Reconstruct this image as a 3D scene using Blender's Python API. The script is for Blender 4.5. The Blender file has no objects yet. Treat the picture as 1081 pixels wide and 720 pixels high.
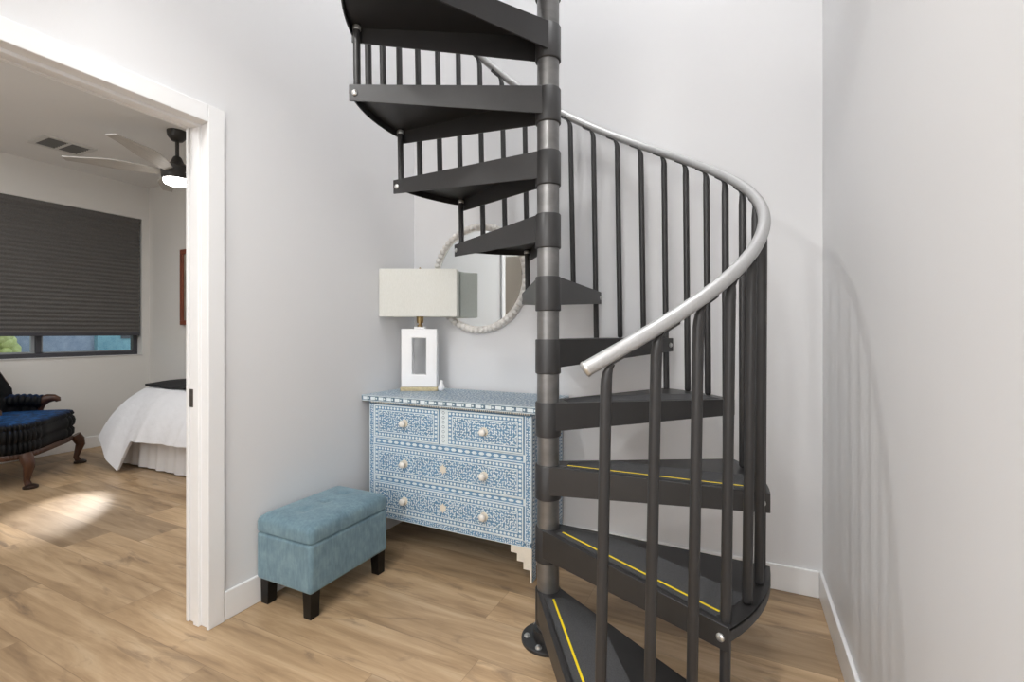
import bpy, bmesh, math, random
from mathutils import Vector, Matrix
random.seed(7)
PI = math.pi
R = math.radians
scene = bpy.context.scene
COL = scene.collection

# ------------------------------------------------------------------ helpers
def lin(c):
    return c/12.92 if c <= 0.04045 else ((c+0.055)/1.055)**2.4
def rgb(r, g, b):
    return (lin(r/255), lin(g/255), lin(b/255), 1)

class MB:
    """collects faces, builds ONE mesh object"""
    def __init__(s):
        s.v = []; s.f = []; s.m = []
    def add(s, vs, fs, m=0):
        o = len(s.v)
        s.v += [tuple(p) for p in vs]
        for f in fs:
            s.f.append([i+o for i in f]); s.m.append(m)
        return s
    def box(s, x0, y0, z0, x1, y1, z1, m=0):
        x0, x1 = min(x0, x1), max(x0, x1); y0, y1 = min(y0, y1), max(y0, y1); z0, z1 = min(z0, z1), max(z0, z1)
        vs = [(x0,y0,z0),(x1,y0,z0),(x1,y1,z0),(x0,y1,z0),(x0,y0,z1),(x1,y0,z1),(x1,y1,z1),(x0,y1,z1)]
        return s.add(vs, [(0,3,2,1),(4,5,6,7),(0,1,5,4),(1,2,6,5),(2,3,7,6),(3,0,4,7)], m)
    def prism(s, poly, z0, z1, m=0):
        n = len(poly)
        vs = [(p[0],p[1],z0) for p in poly]+[(p[0],p[1],z1) for p in poly]
        fs = [tuple(range(n-1,-1,-1)), tuple(range(n,2*n))]
        for i in range(n):
            j = (i+1) % n
            fs.append((i,j,j+n,i+n))
        return s.add(vs, fs, m)
    def hexa(s, a, b, m=0):
        """a, b: two quads (4 points each) joined"""
        vs = list(a)+list(b)
        return s.add(vs, [(0,3,2,1),(4,5,6,7),(0,1,5,4),(1,2,6,5),(2,3,7,6),(3,0,4,7)], m)
    def tube(s, path, rad, seg=16, m=0, caps=True, flat=1.0):
        path = [Vector(p) for p in path]; n = len(path)
        rr = rad if isinstance(rad, (list, tuple)) else [rad]*n
        vs = []; up = None
        for i in range(n):
            t = (path[min(i+1,n-1)]-path[max(i-1,0)]).normalized()
            if up is None:
                up = Vector((0,0,1)) if abs(t.z) < .9 else Vector((1,0,0))
            x = t.cross(up)
            if x.length < 1e-5: x = t.cross(Vector((0,1,0)))
            x.normalize(); y = x.cross(t).normalized(); up = y
            for k in range(seg):
                a = 2*PI*k/seg
                vs.append(path[i]+x*math.cos(a)*rr[i]+y*math.sin(a)*rr[i]*flat)
        fs = []
        for i in range(n-1):
            for k in range(seg):
                l = (k+1) % seg
                fs.append((i*seg+k, i*seg+l, (i+1)*seg+l, (i+1)*seg+k))
        if caps:
            fs.append(tuple(range(seg-1,-1,-1))); fs.append(tuple((n-1)*seg+k for k in range(seg)))
        return s.add(vs, fs, m)
    def lathe(s, prof, c=(0,0,0), seg=40, m=0, axis='z', caps=True):
        vs = []; n = len(prof)
        for r, h in prof:
            for k in range(seg):
                a = 2*PI*k/seg
                p = (r*math.cos(a), r*math.sin(a), h)
                if axis == 'y': p = (p[0], p[2], p[1])
                if axis == 'x': p = (p[2], p[0], p[1])
                vs.append((p[0]+c[0], p[1]+c[1], p[2]+c[2]))
        fs = []
        for i in range(n-1):
            for k in range(seg):
                l = (k+1) % seg
                fs.append((i*seg+k, i*seg+l, (i+1)*seg+l, (i+1)*seg+k))
        if caps:
            fs.append(tuple(range(seg-1,-1,-1))); fs.append(tuple((n-1)*seg+k for k in range(seg)))
        return s.add(vs, fs, m)
    def sphere(s, c, r, seg=14, rings=9, m=0, sc=(1,1,1)):
        prof = []
        vs = []; fs = []
        for i in range(rings+1):
            th = PI*i/rings
            for k in range(seg):
                a = 2*PI*k/seg
                vs.append((c[0]+r*sc[0]*math.sin(th)*math.cos(a), c[1]+r*sc[1]*math.sin(th)*math.sin(a), c[2]-r*sc[2]*math.cos(th)))
        for i in range(rings):
            for k in range(seg):
                l = (k+1) % seg
                fs.append((i*seg+k, i*seg+l, (i+1)*seg+l, (i+1)*seg+k))
        return s.add(vs, fs, m)
    def rings(s, rs, m=0, cap0=True, cap1=True):
        n = len(rs[0]); vs = [p for r in rs for p in r]; fs = []
        for i in range(len(rs)-1):
            for k in range(n):
                l = (k+1) % n
                fs.append((i*n+k, i*n+l, (i+1)*n+l, (i+1)*n+k))
        if cap0: fs.append(tuple(range(n-1,-1,-1)))
        if cap1: fs.append(tuple((len(rs)-1)*n+k for k in range(n)))
        return s.add(vs, fs, m)
    def grid(s, rows, m=0):
        n = len(rows[0]); vs = [p for r in rows for p in r]; fs = []
        for i in range(len(rows)-1):
            for k in range(n-1):
                fs.append((i*n+k, i*n+k+1, (i+1)*n+k+1, (i+1)*n+k))
        return s.add(vs, fs, m)
    def build(s, name, mats, parent=None, org=None, smooth=None, bevel=0, seg=2, weld=False, fix=True):
        if not isinstance(mats, (list, tuple)): mats = [mats]
        o = org if org is not None else (0,0,0)
        me = bpy.data.meshes.new(name)
        me.from_pydata([(p[0]-o[0], p[1]-o[1], p[2]-o[2]) for p in s.v], [], s.f)
        for mt in mats: me.materials.append(mt)
        me.polygons.foreach_set('material_index', s.m)
        if fix or weld:
            bm = bmesh.new(); bm.from_mesh(me)
            if weld: bmesh.ops.remove_doubles(bm, verts=bm.verts, dist=1e-5)
            bmesh.ops.recalc_face_normals(bm, faces=bm.faces)
            bm.to_mesh(me); bm.free()
        me.update()
        if smooth is not None:
            me.polygons.foreach_set('use_smooth', [True]*len(me.polygons))
            me.set_sharp_from_angle(angle=R(smooth))
        ob = bpy.data.objects.new(name, me); COL.objects.link(ob)
        if parent is not None: ob.parent = parent
        if bevel:
            md = ob.modifiers.new('bevel', 'BEVEL'); md.width = bevel; md.segments = seg
            md.limit_method = 'ANGLE'; md.angle_limit = R(40)
        return ob

def tag(o, label, cat, group=None):
    o['label'] = label; o['category'] = cat
    if group: o['group'] = group
    return o
def thing(name, label, cat, loc=(0,0,0), rz=0, group=None):
    o = bpy.data.objects.new(name, None); COL.objects.link(o)
    o.empty_display_size = .1
    o.location = loc; o.rotation_euler = (0,0,rz)
    return tag(o, label, cat, group)
def struct(o):
    o['kind'] = 'structure'; return o

# ------------------------------------------------------------------ materials
class NT:
    def __init__(s, name):
        s.mat = bpy.data.materials.new(name); s.mat.use_nodes = True
        s.t = s.mat.node_tree; s.t.nodes.clear()
        s.out = s.n('ShaderNodeOutputMaterial'); s.p = s.n('ShaderNodeBsdfPrincipled')
        s.l(s.p.outputs[0], s.out.inputs[0])
    def n(s, t, **kw):
        x = s.t.nodes.new(t)
        for k, v in kw.items(): setattr(x, k, v)
        return x
    def l(s, a, b): s.t.links.new(a, b)
    def val(s, sock, v):
        if hasattr(v, 'is_output'): s.l(v, sock)
        else: sock.default_value = v
    def math(s, op, a, b=0.0, c=None):
        x = s.n('ShaderNodeMath', operation=op)
        s.val(x.inputs[0], a); s.val(x.inputs[1], b)
        if c is not None: s.val(x.inputs[2], c)
        return x.outputs[0]
    def mix(s, f, a, b, mode='MIX'):
        x = s.n('ShaderNodeMix', data_type='RGBA', blend_type=mode)
        s.val(x.inputs[0], f); s.val(x.inputs[6], a); s.val(x.inputs[7], b)
        return x.outputs[2]
    def noise(s, vec, scale, detail=3, rough=.5, dist=0):
        x = s.n('ShaderNodeTexNoise')
        if vec is not None: s.l(vec, x.inputs['Vector'])
        x.inputs['Scale'].default_value = scale; x.inputs['Detail'].default_value = detail
        x.inputs['Roughness'].default_value = rough; x.inputs['Distortion'].default_value = dist
        return x.outputs['Fac']
    def ramp(s, f, stops):
        x = s.n('ShaderNodeValToRGB'); s.l(f, x.inputs[0])
        e = x.color_ramp.elements
        while len(e) < len(stops): e.new(.5)
        for i, (p, c) in enumerate(stops):
            e[i].position = p; e[i].color = c if len(c) == 4 else (*c, 1)
        return x.outputs[0]
    def bump(s, h, strength=.2, dist=.01):
        b = s.n('ShaderNodeBump'); b.inputs['Strength'].default_value = strength; b.inputs['Distance'].default_value = dist
        s.l(h, b.inputs['Height']); s.l(b.outputs[0], s.p.inputs['Normal'])
    def obj(s): return s.n('ShaderNodeTexCoord').outputs['Object']
    def pos(s): return s.n('ShaderNodeNewGeometry').outputs['Position']

def mat(name, col, rough=.5, metal=0, var=.06, vscale=8, bump=0, bscale=60, bdist=.003, spec=.5, stretch=None, sheen=0, coat=0):
    t = NT(name); v = t.obj()
    if stretch:
        mp = t.n('ShaderNodeMapping'); mp.inputs['Scale'].default_value = stretch; t.l(v, mp.inputs[0]); v = mp.outputs[0]
    n = t.noise(v, vscale, 4, .55)
    d = tuple(max(0, c*(1-var)) for c in col[:3])+(1,); b = tuple(min(1, c*(1+var)) for c in col[:3])+(1,)
    t.l(t.ramp(n, [(.3, d), (.7, b)]), t.p.inputs['Base Color'])
    t.p.inputs['Roughness'].default_value = rough; t.p.inputs['Metallic'].default_value = metal
    t.p.inputs['Specular IOR Level'].default_value = spec
    if sheen:
        t.p.inputs['Sheen Weight'].default_value = sheen; t.p.inputs['Sheen Roughness'].default_value = .4
    if coat: t.p.inputs['Coat Weight'].default_value = coat
    if bump: t.bump(t.noise(v, bscale, 3), bump, bdist)
    return t.mat

M = {}
M['wall'] = mat('wall_paint', rgb(226,226,227), .42, var=.008, vscale=1.5, bump=.05, bscale=220, bdist=.002, spec=.35)
M['wall_bed'] = mat('bedroom_paint', rgb(226,224,220), .6, var=.01, vscale=1.5, bump=.04, bscale=220, bdist=.002, spec=.25)
M['ceil'] = mat('ceiling_paint', rgb(232,231,229), .8, var=.01, vscale=2, bump=.05, bscale=150, bdist=.002, spec=.2)
M['trim'] = mat('trim_paint', rgb(240,240,240), .3, var=.006, vscale=3)
M['steel'] = mat('charcoal_powder_coat', rgb(46,45,45), .42, var=.08, vscale=14, bump=.03, bscale=500, bdist=.001, spec=.5)
M['steel_dark'] = mat('black_powder_coat', rgb(40,39,39), .4, var=.1, vscale=10, bump=.03, bscale=500, bdist=.001)
M['pole'] = mat('bare_grey_steel_tube', rgb(128,127,126), .36, metal=.75, var=.18, vscale=9, bump=.02, bscale=200, stretch=(1,1,2))
M['alu'] = mat('brushed_aluminium', rgb(186,186,186), .42, metal=.6, var=.05, vscale=60, bump=.02, bscale=400, stretch=(4,4,1))
M['bolt'] = mat('zinc_bolt', rgb(205,205,203), .3, metal=.8, var=.05)
M['grip'] = mat('anti_slip_grit', rgb(68,68,69), .85, var=.25, vscale=320, bump=.5, bscale=600, bdist=.002, spec=.3)
M['yellow'] = mat('yellow_line_paint', rgb(232,205,20), .5, var=.05, vscale=60)
M['bone'] = mat('bone_inlay', rgb(226,236,240), .35, var=.06, vscale=40)
M['cream'] = mat('cream_bone', rgb(235,227,212), .4, var=.06, vscale=20)
M['blue'] = mat('blue_resin', rgb(104,146,180), .35, var=.14, vscale=25)
M['bluedark'] = mat('dark_blue_resin', rgb(96,122,140), .45, var=.15, vscale=40)  # darker, greyer blue for the moulding, top edge and ring outlines
M['knob'] = mat('ceramic_knob', rgb(242,238,230), .18, var=.03, vscale=30)
M['brass'] = mat('antique_brass', rgb(150,128,88), .35, metal=.8, var=.12, vscale=20)
M['ceramic'] = mat('white_ceramic', rgb(244,244,245), .3, var=.01, vscale=8)
M['lampfoot'] = mat('gold_leaf_foot', rgb(196,182,146), .45, metal=.3, var=.2, vscale=60)
M['bead'] = mat('whitewashed_wood_bead', rgb(222,219,214), .6, var=.06, vscale=30)
M['legblack'] = mat('black_bench_leg', rgb(17,16,16), .35, var=.1, vscale=10, spec=.3)
M['wood'] = mat('carved_dark_walnut', rgb(74,46,32), .35, var=.35, vscale=14, stretch=(1,1,.3), bump=.1, bscale=60)
M['woodfoot'] = mat('dark_wood_foot', rgb(42,28,22), .35, var=.2, vscale=14)
M['frame_red'] = mat('reddish_wood_frame', rgb(128,72,52), .4, var=.2, vscale=20)
M['art'] = mat('muted_canvas', rgb(150,140,128), .8, var=.35, vscale=5)
M['duvet'] = mat('white_cotton_duvet', rgb(232,233,237), .85, var=.02, vscale=8, bump=.35, bscale=14, bdist=.015, sheen=.2)
M['skirt'] = mat('white_bed_skirt', rgb(226,225,226), .85, var=.02, vscale=8, bump=.15, bscale=30, bdist=.006, stretch=(3,3,.6))
M['throw'] = mat('black_throw_knit', rgb(33,32,34), .9, var=.2, vscale=60, bump=.4, bscale=200, bdist=.004)
M['fan'] = mat('dark_bronze_fan', rgb(58,56,54), .4, metal=.4, var=.1, vscale=10)
M['blade'] = mat('weathered_grey_blade', rgb(182,178,172), .5, var=.1, vscale=12, stretch=(1,6,1))
M['vent'] = mat('vent_white', rgb(214,213,210), .5, var=.02)
M['ventdark'] = mat('vent_dark_gap', rgb(110,110,109), .7, var=.05)
M['winframe'] = mat('bronze_window_frame', rgb(66,66,72), .4, var=.05)
M['silver'] = mat('silver_sash', rgb(160,165,170), .35, metal=.4, var=.05)
M['latch'] = mat('dark_strike_plate', rgb(78,74,70), .35, metal=.7, var=.06)

def mat_floor():
    t = NT('oak_plank_floor'); p = t.pos()
    sp = t.n('ShaderNodeSeparateXYZ'); t.l(p, sp.inputs[0]); X, Y = sp.outputs[0], sp.outputs[1]
    W, L = .2285, 1.27
    ry = t.math('DIVIDE', t.math('ADD', Y, 10*W-1.05+3*W), W)
    row = t.math('FLOOR', ry); fy = t.math('FRACT', ry)
    wn = t.n('ShaderNodeTexWhiteNoise', noise_dimensions='1D'); t.l(row, wn.inputs['W'])
    # explicit offsets keep the seen joints: pseudo random shift per row
    far = t.math('MINIMUM', 1.0, t.math('SUBTRACT', t.math('ABSOLUTE', t.math('SUBTRACT', row, 12.5)), .5))
    off = t.math('ADD', t.math('ADD', t.math('MULTIPLY', row, .55), .315), t.math('MULTIPLY', far, t.math('MULTIPLY', wn.outputs['Value'], .45)))
    rx = t.math('ADD', t.math('DIVIDE', t.math('ADD', X, 12.0), L), off)
    pl = t.math('FLOOR', rx); fx = t.math('FRACT', rx)
    idv = t.n('ShaderNodeCombineXYZ'); t.l(row, idv.inputs[0]); t.l(pl, idv.inputs[1])
    w2 = t.n('ShaderNodeTexWhiteNoise', noise_dimensions='2D'); t.l(idv.outputs[0], w2.inputs['Vector'])
    pid = w2.outputs['Value']
    # grain coordinates
    cv = t.n('ShaderNodeCombineXYZ')
    t.l(t.math('ADD', t.math('MULTIPLY', X, 1.0), t.math('MULTIPLY', pid, 37.0)), cv.inputs[0])
    t.l(t.math('MULTIPLY', Y, 9.0), cv.inputs[1]); t.l(t.math('MULTIPLY', pid, 11.0), cv.inputs[2])
    g1 = t.noise(cv.outputs[0], 1.6, 5, .6, .6)
    cv2 = t.n('ShaderNodeCombineXYZ')
    t.l(t.math('ADD', t.math('MULTIPLY', X, 2.5), t.math('MULTIPLY', pid, 19.0)), cv2.inputs[0])
    t.l(t.math('MULTIPLY', Y, 60.0), cv2.inputs[1]); t.l(pid, cv2.inputs[2])
    g2 = t.noise(cv2.outputs[0], 2.2, 4, .6, .3)
    # knots: rare dark smudges stretched along the plank
    cv3 = t.n('ShaderNodeCombineXYZ')
    t.l(t.math('ADD', t.math('MULTIPLY', X, 1.3), t.math('MULTIPLY', pid, 53.0)), cv3.inputs[0])
    t.l(t.math('MULTIPLY', Y, 5.5), cv3.inputs[1]); t.l(t.math('MULTIPLY', pid, 5.0), cv3.inputs[2])
    kn = t.noise(cv3.outputs[0], 1.7, 6, .62, 1.2)
    base = t.ramp(g1, [(.20, rgb(136,111,87)), (.40, rgb(184,156,121)), (.56, rgb(206,178,142)), (.80, rgb(226,203,170))])
    base = t.mix(t.math('MULTIPLY', t.math('SUBTRACT', 1.0, g2), .42), base, rgb(140,106,74), 'MULTIPLY')
    tone = t.ramp(pid, [(0, (.66,.66,.67)), (.3, (.86,.86,.86)), (1, (1.08,1.07,1.05))])
    base = t.mix(1.0, base, tone, 'MULTIPLY')
    knm = t.ramp(kn, [(.57, (0,0,0)), (.72, (1,1,1))])
    base = t.mix(t.math('MULTIPLY', knm, .7), base, rgb(98,80,66))
    # joints
    e1 = t.math('MINIMUM', fy, t.math('SUBTRACT', 1.0, fy)); e2 = t.math('MINIMUM', fx, t.math('SUBTRACT', 1.0, fx))
    gap = t.math('MAXIMUM', t.math('LESS_THAN', e1, .006), t.math('LESS_THAN', e2, .0009))
    base = t.mix(t.math('MULTIPLY', gap, .38), base, rgb(90,66,46))
    t.l(base, t.p.inputs['Base Color'])
    t.l(t.math('ADD', .30, t.math('MULTIPLY', g2, .16)), t.p.inputs['Roughness'])
    t.p.inputs['Specular IOR Level'].default_value = .4
    h = t.math('SUBTRACT', t.math('MULTIPLY', g2, .3), gap)
    t.bump(h, .12, .002)
    return t.mat
M['floor'] = mat_floor()

def mat_teal():
    t = NT('teal_velvet'); v = t.obj()
    n1 = t.noise(v, 14, 5, .65, .4)
    mp = t.n('ShaderNodeMapping'); mp.inputs['Scale'].default_value = (60,60,14); t.l(v, mp.inputs[0])
    n2 = t.noise(mp.outputs[0], 1.5, 3)
    c = t.ramp(n1, [(.25, rgb(82,107,120)), (.5, rgb(104,131,144)), (.72, rgb(130,156,166))])
    c = t.mix(.35, c, t.ramp(n2, [(.3, rgb(84,114,128)), (.7, rgb(138,168,178))]))
    t.l(c, t.p.inputs['Base Color']); t.p.inputs['Roughness'].default_value = .8
    t.p.inputs['Sheen Weight'].default_value = .5; t.p.inputs['Sheen Tint'].default_value = rgb(190,205,212)
    t.bump(t.noise(v, 400, 2), .25, .002)
    return t.mat
M['teal'] = mat_teal()

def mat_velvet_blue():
    t = NT('blue_black_velvet_lit_top'); v = t.obj()
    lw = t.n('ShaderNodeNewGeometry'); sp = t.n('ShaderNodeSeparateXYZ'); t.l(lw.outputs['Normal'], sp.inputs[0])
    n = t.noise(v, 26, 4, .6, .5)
    k = t.math('ADD', t.math('MULTIPLY', t.math('MAXIMUM', sp.outputs[2], 0.0), .8), t.math('MULTIPLY', t.math('SUBTRACT', n, .5), .9))  # light from above painted in: upward faces bluer and lighter, sides near black
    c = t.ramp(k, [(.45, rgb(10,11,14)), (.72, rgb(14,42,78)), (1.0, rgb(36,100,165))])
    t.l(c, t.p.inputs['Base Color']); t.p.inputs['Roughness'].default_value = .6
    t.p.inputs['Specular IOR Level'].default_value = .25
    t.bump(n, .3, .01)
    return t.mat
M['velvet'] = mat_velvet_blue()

def mat_shade():
    t = NT('linen_lampshade'); v = t.obj()
    mp = t.n('ShaderNodeMapping'); mp.inputs['Scale'].default_value = (300,300,40); t.l(v, mp.inputs[0])
    n = t.noise(mp.outputs[0], 1.5, 2)
    c = t.ramp(n, [(.3, rgb(240,240,234)), (.7, rgb(248,248,243))])
    t.l(c, t.p.inputs['Base Color']); t.p.inputs['Roughness'].default_value = .85
    t.bump(n, .15, .001)
    tr = t.n('ShaderNodeBsdfTranslucent'); t.l(c, tr.inputs[0])
    mx = t.n('ShaderNodeMixShader'); mx.inputs[0].default_value = .3
    t.l(t.p.outputs[0], mx.inputs[1]); t.l(tr.outputs[0], mx.inputs[2]); t.l(mx.outputs[0], t.out.inputs[0])
    return t.mat
M['shade'] = mat_shade()

def mat_blind():
    t = NT('charcoal_honeycomb_fabric'); v = t.obj()
    n = t.noise(v, 120, 3)
    t.l(t.ramp(n, [(.3, rgb(88,86,84)), (.7, rgb(104,102,100))]), t.p.inputs['Base Color'])
    t.p.inputs['Roughness'].default_value = .85
    return t.mat
M['blind'] = mat_blind()

def mat_mirror():
    t = NT('mirror_silver'); v = t.obj()
    t.l(t.ramp(t.noise(v, 3), [(0, (.80,.83,.83)), (1, (.83,.86,.86))]), t.p.inputs['Base Color'])
    t.p.inputs['Metallic'].default_value = 1; t.p.inputs['Roughness'].default_value = .01
    return t.mat
M['mirror'] = mat_mirror()

def mat_glass():
    t = NT('window_glass')
    t.p.inputs['Base Color'].default_value = (.93,.97,.98,1); t.p.inputs['Roughness'].default_value = .02
    tr = t.n('ShaderNodeBsdfTransparent'); tr.inputs[0].default_value = (.88,.94,.96,1)
    gl = t.n('ShaderNodeBsdfGlossy'); gl.inputs['Roughness'].default_value = .02
    fr = t.n('ShaderNodeFresnel'); fr.inputs[0].default_value = 1.45
    mx = t.n('ShaderNodeMixShader'); t.l(fr.outputs[0], mx.inputs[0])
    t.l(tr.outputs[0], mx.inputs[1]); t.l(gl.outputs[0], mx.inputs[2]); t.l(mx.outputs[0], t.out.inputs[0])
    return t.mat
M['glass'] = mat_glass()

def mat_emit(name, col, st):
    t = NT(name); v = t.obj()
    t.l(t.ramp(t.noise(v, 5), [(0, col), (1, col)]), t.p.inputs['Emission Color'])
    t.p.inputs['Emission Strength'].default_value = st; t.p.inputs['Base Color'].default_value = col
    return t.mat
M['lens'] = mat_emit('fan_light_lens', (1,.97,.92,1), 9)

def mat_stucco(name, a, b):
    t = NT(name); v = t.obj()
    n = t.noise(v, 9, 5, .7)
    t.l(t.ramp(n, [(.3, a), (.7, b)]), t.p.inputs['Base Color']); t.p.inputs['Roughness'].default_value = .9
    t.bump(t.noise(v, 60, 3), .4, .01)
    return t.mat
M['stucco'] = mat_stucco('blue_grey_stucco', rgb(128,138,156), rgb(158,166,182))
M['stucco2'] = mat_stucco('teal_siding', rgb(96,140,154), rgb(140,178,186))
M['hedge'] = mat_stucco('yellow_green_leaves', rgb(176,184,96), rgb(226,226,160))
M['ground'] = mat_stucco('gravel', rgb(150,140,126), rgb(178,168,152))

# ------------------------------------------------------------------ dimensions
XL, XR, YB = -1.94, .337, 2.53
CEIL = 2.85; TOP = 5.2; WT = .12
DY0, DY1, DH = .33, 1.185, 2.05        # door opening in the dividing wall
BX, BY0, BY1 = -6.08, -1.6, 3.05       # bedroom
WELL = .85

# ------------------------------------------------------------------ setting
struct(MB().box(BX-.25, -3.2, -.12, XR+.2, BY1+.2, 0).build('floor', M['floor']))
w = MB()
w.box(XL-WT, DY1+.015, 0, XL, BY1+WT, TOP).box(XL-WT, -3.1, 0, XL, DY0-.015, TOP).box(XL-WT, DY0-.015, DH+.015, XL, DY1+.015, TOP)
struct(w.build('wall_left', M['wall']))
struct(MB().box(XL, YB, 0, XR+WT, YB+WT, TOP).build('wall_back', M['wall']))
struct(MB().box(XR, -3.1, 0, XR+WT, YB, TOP).build('wall_right', M['wall']))
struct(MB().box(XL-WT, -3.2, 0, XR+WT, -3.1, TOP).build('wall_front', M['wall']))
struct(MB().box(XL, -3.1, CEIL, XR, WELL, CEIL+.25).build('ceiling', M['ceil']))
struct(MB().box(XL, -3.1, TOP, XR+WT, YB+WT, TOP+.1).build('ceiling_upper', M['ceil']))
struct(MB().box(XL, WELL-.1, CEIL+.25, XR, WELL, TOP).build('wall_upper', M['wall']))
# bedroom shell
WY0, WY1, WZ0, WZ1 = .9, 2.98, .95, 2.475
w = MB()
w.box(BX-.17, BY0, 0, BX, WY0, CEIL).box(BX-.17, WY1, 0, BX, BY1, CEIL).box(BX-.17, WY0, 0, BX, WY1, WZ0).box(BX-.17, WY0, WZ1, BX, WY1, CEIL)
struct(w.build('wall_bedroom_window', M['wall_bed']))
struct(MB().box(BX-.17, BY1, 0, XL-WT, BY1+WT, CEIL).build('wall_bedroom_back', M['wall_bed']))
struct(MB().box(BX-.17, BY0-WT, 0, XL-WT, BY0, CEIL).build('wall_bedroom_front', M['wall_bed']))
struct(MB().box(BX-.17, BY0-WT, CEIL, XL-WT, BY1+WT, CEIL+.1).build('ceiling_bedroom', M['ceil']))

# baseboards
BT, BH = .014, .12
def board(name, x0, y0, x1, y1):
    return struct(MB().box(x0, y0, 0, x1, y1, BH).build(name, M['trim'], bevel=.004, seg=2))
board('baseboard_left', XL, DY1+.062, XL+BT, YB)
board('baseboard_back', XL+BT, YB-BT, XR-BT, YB)
board('baseboard_right', XR-BT, -3.1, XR, YB)
board('baseboard_bedroom_window', BX, BY0, BX+BT, BY1)
board('baseboard_bedroom_back', BX+BT, BY1-BT, XL-WT, BY1)
# door lining and casings
c = MB(); cw = .067; ct = .016
for (x0, x1) in ((XL, XL+ct), (XL-WT-ct, XL-WT)):
    c.box(x0, DY1-.008, 0, x1, DY1+cw-.008, DH+cw)
    c.box(x0, DY0+.008-cw, 0, x1, DY0+.008, DH+cw)
    c.box(x0, DY0+.008, DH-.004, x1, DY1-.008, DH+cw)
struct(c.build('trim_1', M['trim'], bevel=.003, seg=2))
c = MB(); jw = .015
for (x0, x1, d) in ((XL-WT, XL, 0), (XL-WT+.04, XL-.045, .012)):
    c.box(x0, DY1-d, 0, x1, DY1+jw, DH-d)
    c.box(x0, DY0-jw, 0, x1, DY0+d, DH-d)
    c.box(x0, DY0-jw, DH-d, x1, DY1+jw, DH+jw)
struct(c.build('trim_2', M['trim'], bevel=.002, seg=1))
s = MB().box(XL-WT-.002, DY1-.0025, .89, XL-WT+.034, DY1+.001, .965)
s.box(XL-WT+.008, DY1-.0035, .913, XL-WT+.026, DY1, .942)
tag(s.build('strike_plate', M['latch'], bevel=.001, seg=1), 'small dark metal strike plate on the white door jamb', 'door hardware')

# bedroom door leaf, standing open into the bedroom (seen only in the mirror)
dl = bpy.data.objects.new('door_1', None); COL.objects.link(dl); dl.location = (XL-WT-.01, DY0-.02, 0); struct(dl)
o = tuple(dl.location)
M['door'] = mat('greige_door_paint', rgb(196,188,178), .45, var=.02, vscale=4)
MB().box(XL-WT-.84, DY0-.045, .008, XL-WT-.018, DY0-.008, DH-.01).build('panel', M['door'], dl, o, bevel=.002)
for z in (.22,1.02,1.86):
    MB().box(XL-WT-.05, DY0-.009, z, XL-WT-.014, DY0-.006, z+.09).tube([(XL-WT-.012,DY0-.004,z-.002),(XL-WT-.012,DY0-.004,z+.092)], .007, 10).build('hinge', M['legblack'], dl, o)
hn = MB().tube([(XL-WT-.78,DY0-.008,.95),(XL-WT-.78,DY0+.045,.95),(XL-WT-.75,DY0+.052,.95),(XL-WT-.67,DY0+.052,.95)], .009, 12)
hn.build('lever_handle', M['legblack'], dl, o, smooth=50)

# window
root = bpy.data.objects.new('window_1', None); COL.objects.link(root); root.location = (BX-.12, WY0, WZ0); struct(root)
o = tuple(root.location)
f = MB(); fx0, fx1 = BX-.15, BX-.09
f.box(fx0, WY0, WZ0, fx1, WY1, WZ0+.045).box(fx0, WY0, WZ1-.05, fx1, WY1, WZ1)
za_, zb_ = WZ0+.045, WZ1-.05
f.box(fx0, WY0, za_, fx1, WY0+.045, zb_).box(fx0, WY1-.045, za_, fx1, WY1, zb_).box(fx0, 2.115, za_, fx1, 2.16, zb_)
f.build('window_frame', M['winframe'], root, o, bevel=.004)
f = MB()
f.box(BX-.125, WY0+.045, WZ0+.045, BX-.105, 2.115, WZ0+.062).box(BX-.125, 2.085, WZ0+.045, BX-.1, 2.113, WZ1-.05)
f.box(BX-.125, 2.165, WZ0+.045, BX-.11, WY1-.048, WZ0+.056).box(BX-.125, 2.165, WZ0+.045, BX-.11, 2.176, WZ1-.05)
f.build('sash', M['silver'], root, o)
for (a, b) in ((WY0+.045, 2.1), (2.165, WY1-.045)):
    MB().box(BX-.121, a, WZ0+.045, BX-.117, b, WZ1-.05).build('pane', M['glass'], root, o)
MB().box(BX-.089, WY0+.001, WZ0-.001, BX+.012, WY1-.001, WZ0+.004).build('sill', M['trim'], root, o)

# pleated shade
sh = thing('window_shade', 'charcoal pleated cellular shade pulled most of the way down the bedroom window', 'window shade', (BX-.03, 1.93, 1.165))
o = tuple(sh.location)
p = MB(); rows = []; zt, zb = WZ1-.045, 1.2; n = 30
for side in (1, -1):
    rr = []
    for i in range(2*n+1):
        z = zt+(zb-zt)*i/(2*n); d = (.011 if i % 2 else .022)*side
        rr.append(((BX-.03+d, WY0+.012, z), (BX-.03+d, WY1-.018, z)))
    p.grid(rr)
p.build('pleated_fabric', M['blind'], sh, o, fix=False)
MB().box(BX-.055, WY0+.012, zt, BX-.002, WY1-.018, WZ1-.003).build('head_rail', M['blind'], sh, o, bevel=.004)
MB().box(BX-.054, WY0+.012, 1.165, BX-.004, WY1-.018, 1.2).build('bottom_rail', M['winframe'], sh, o, bevel=.005)

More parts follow.
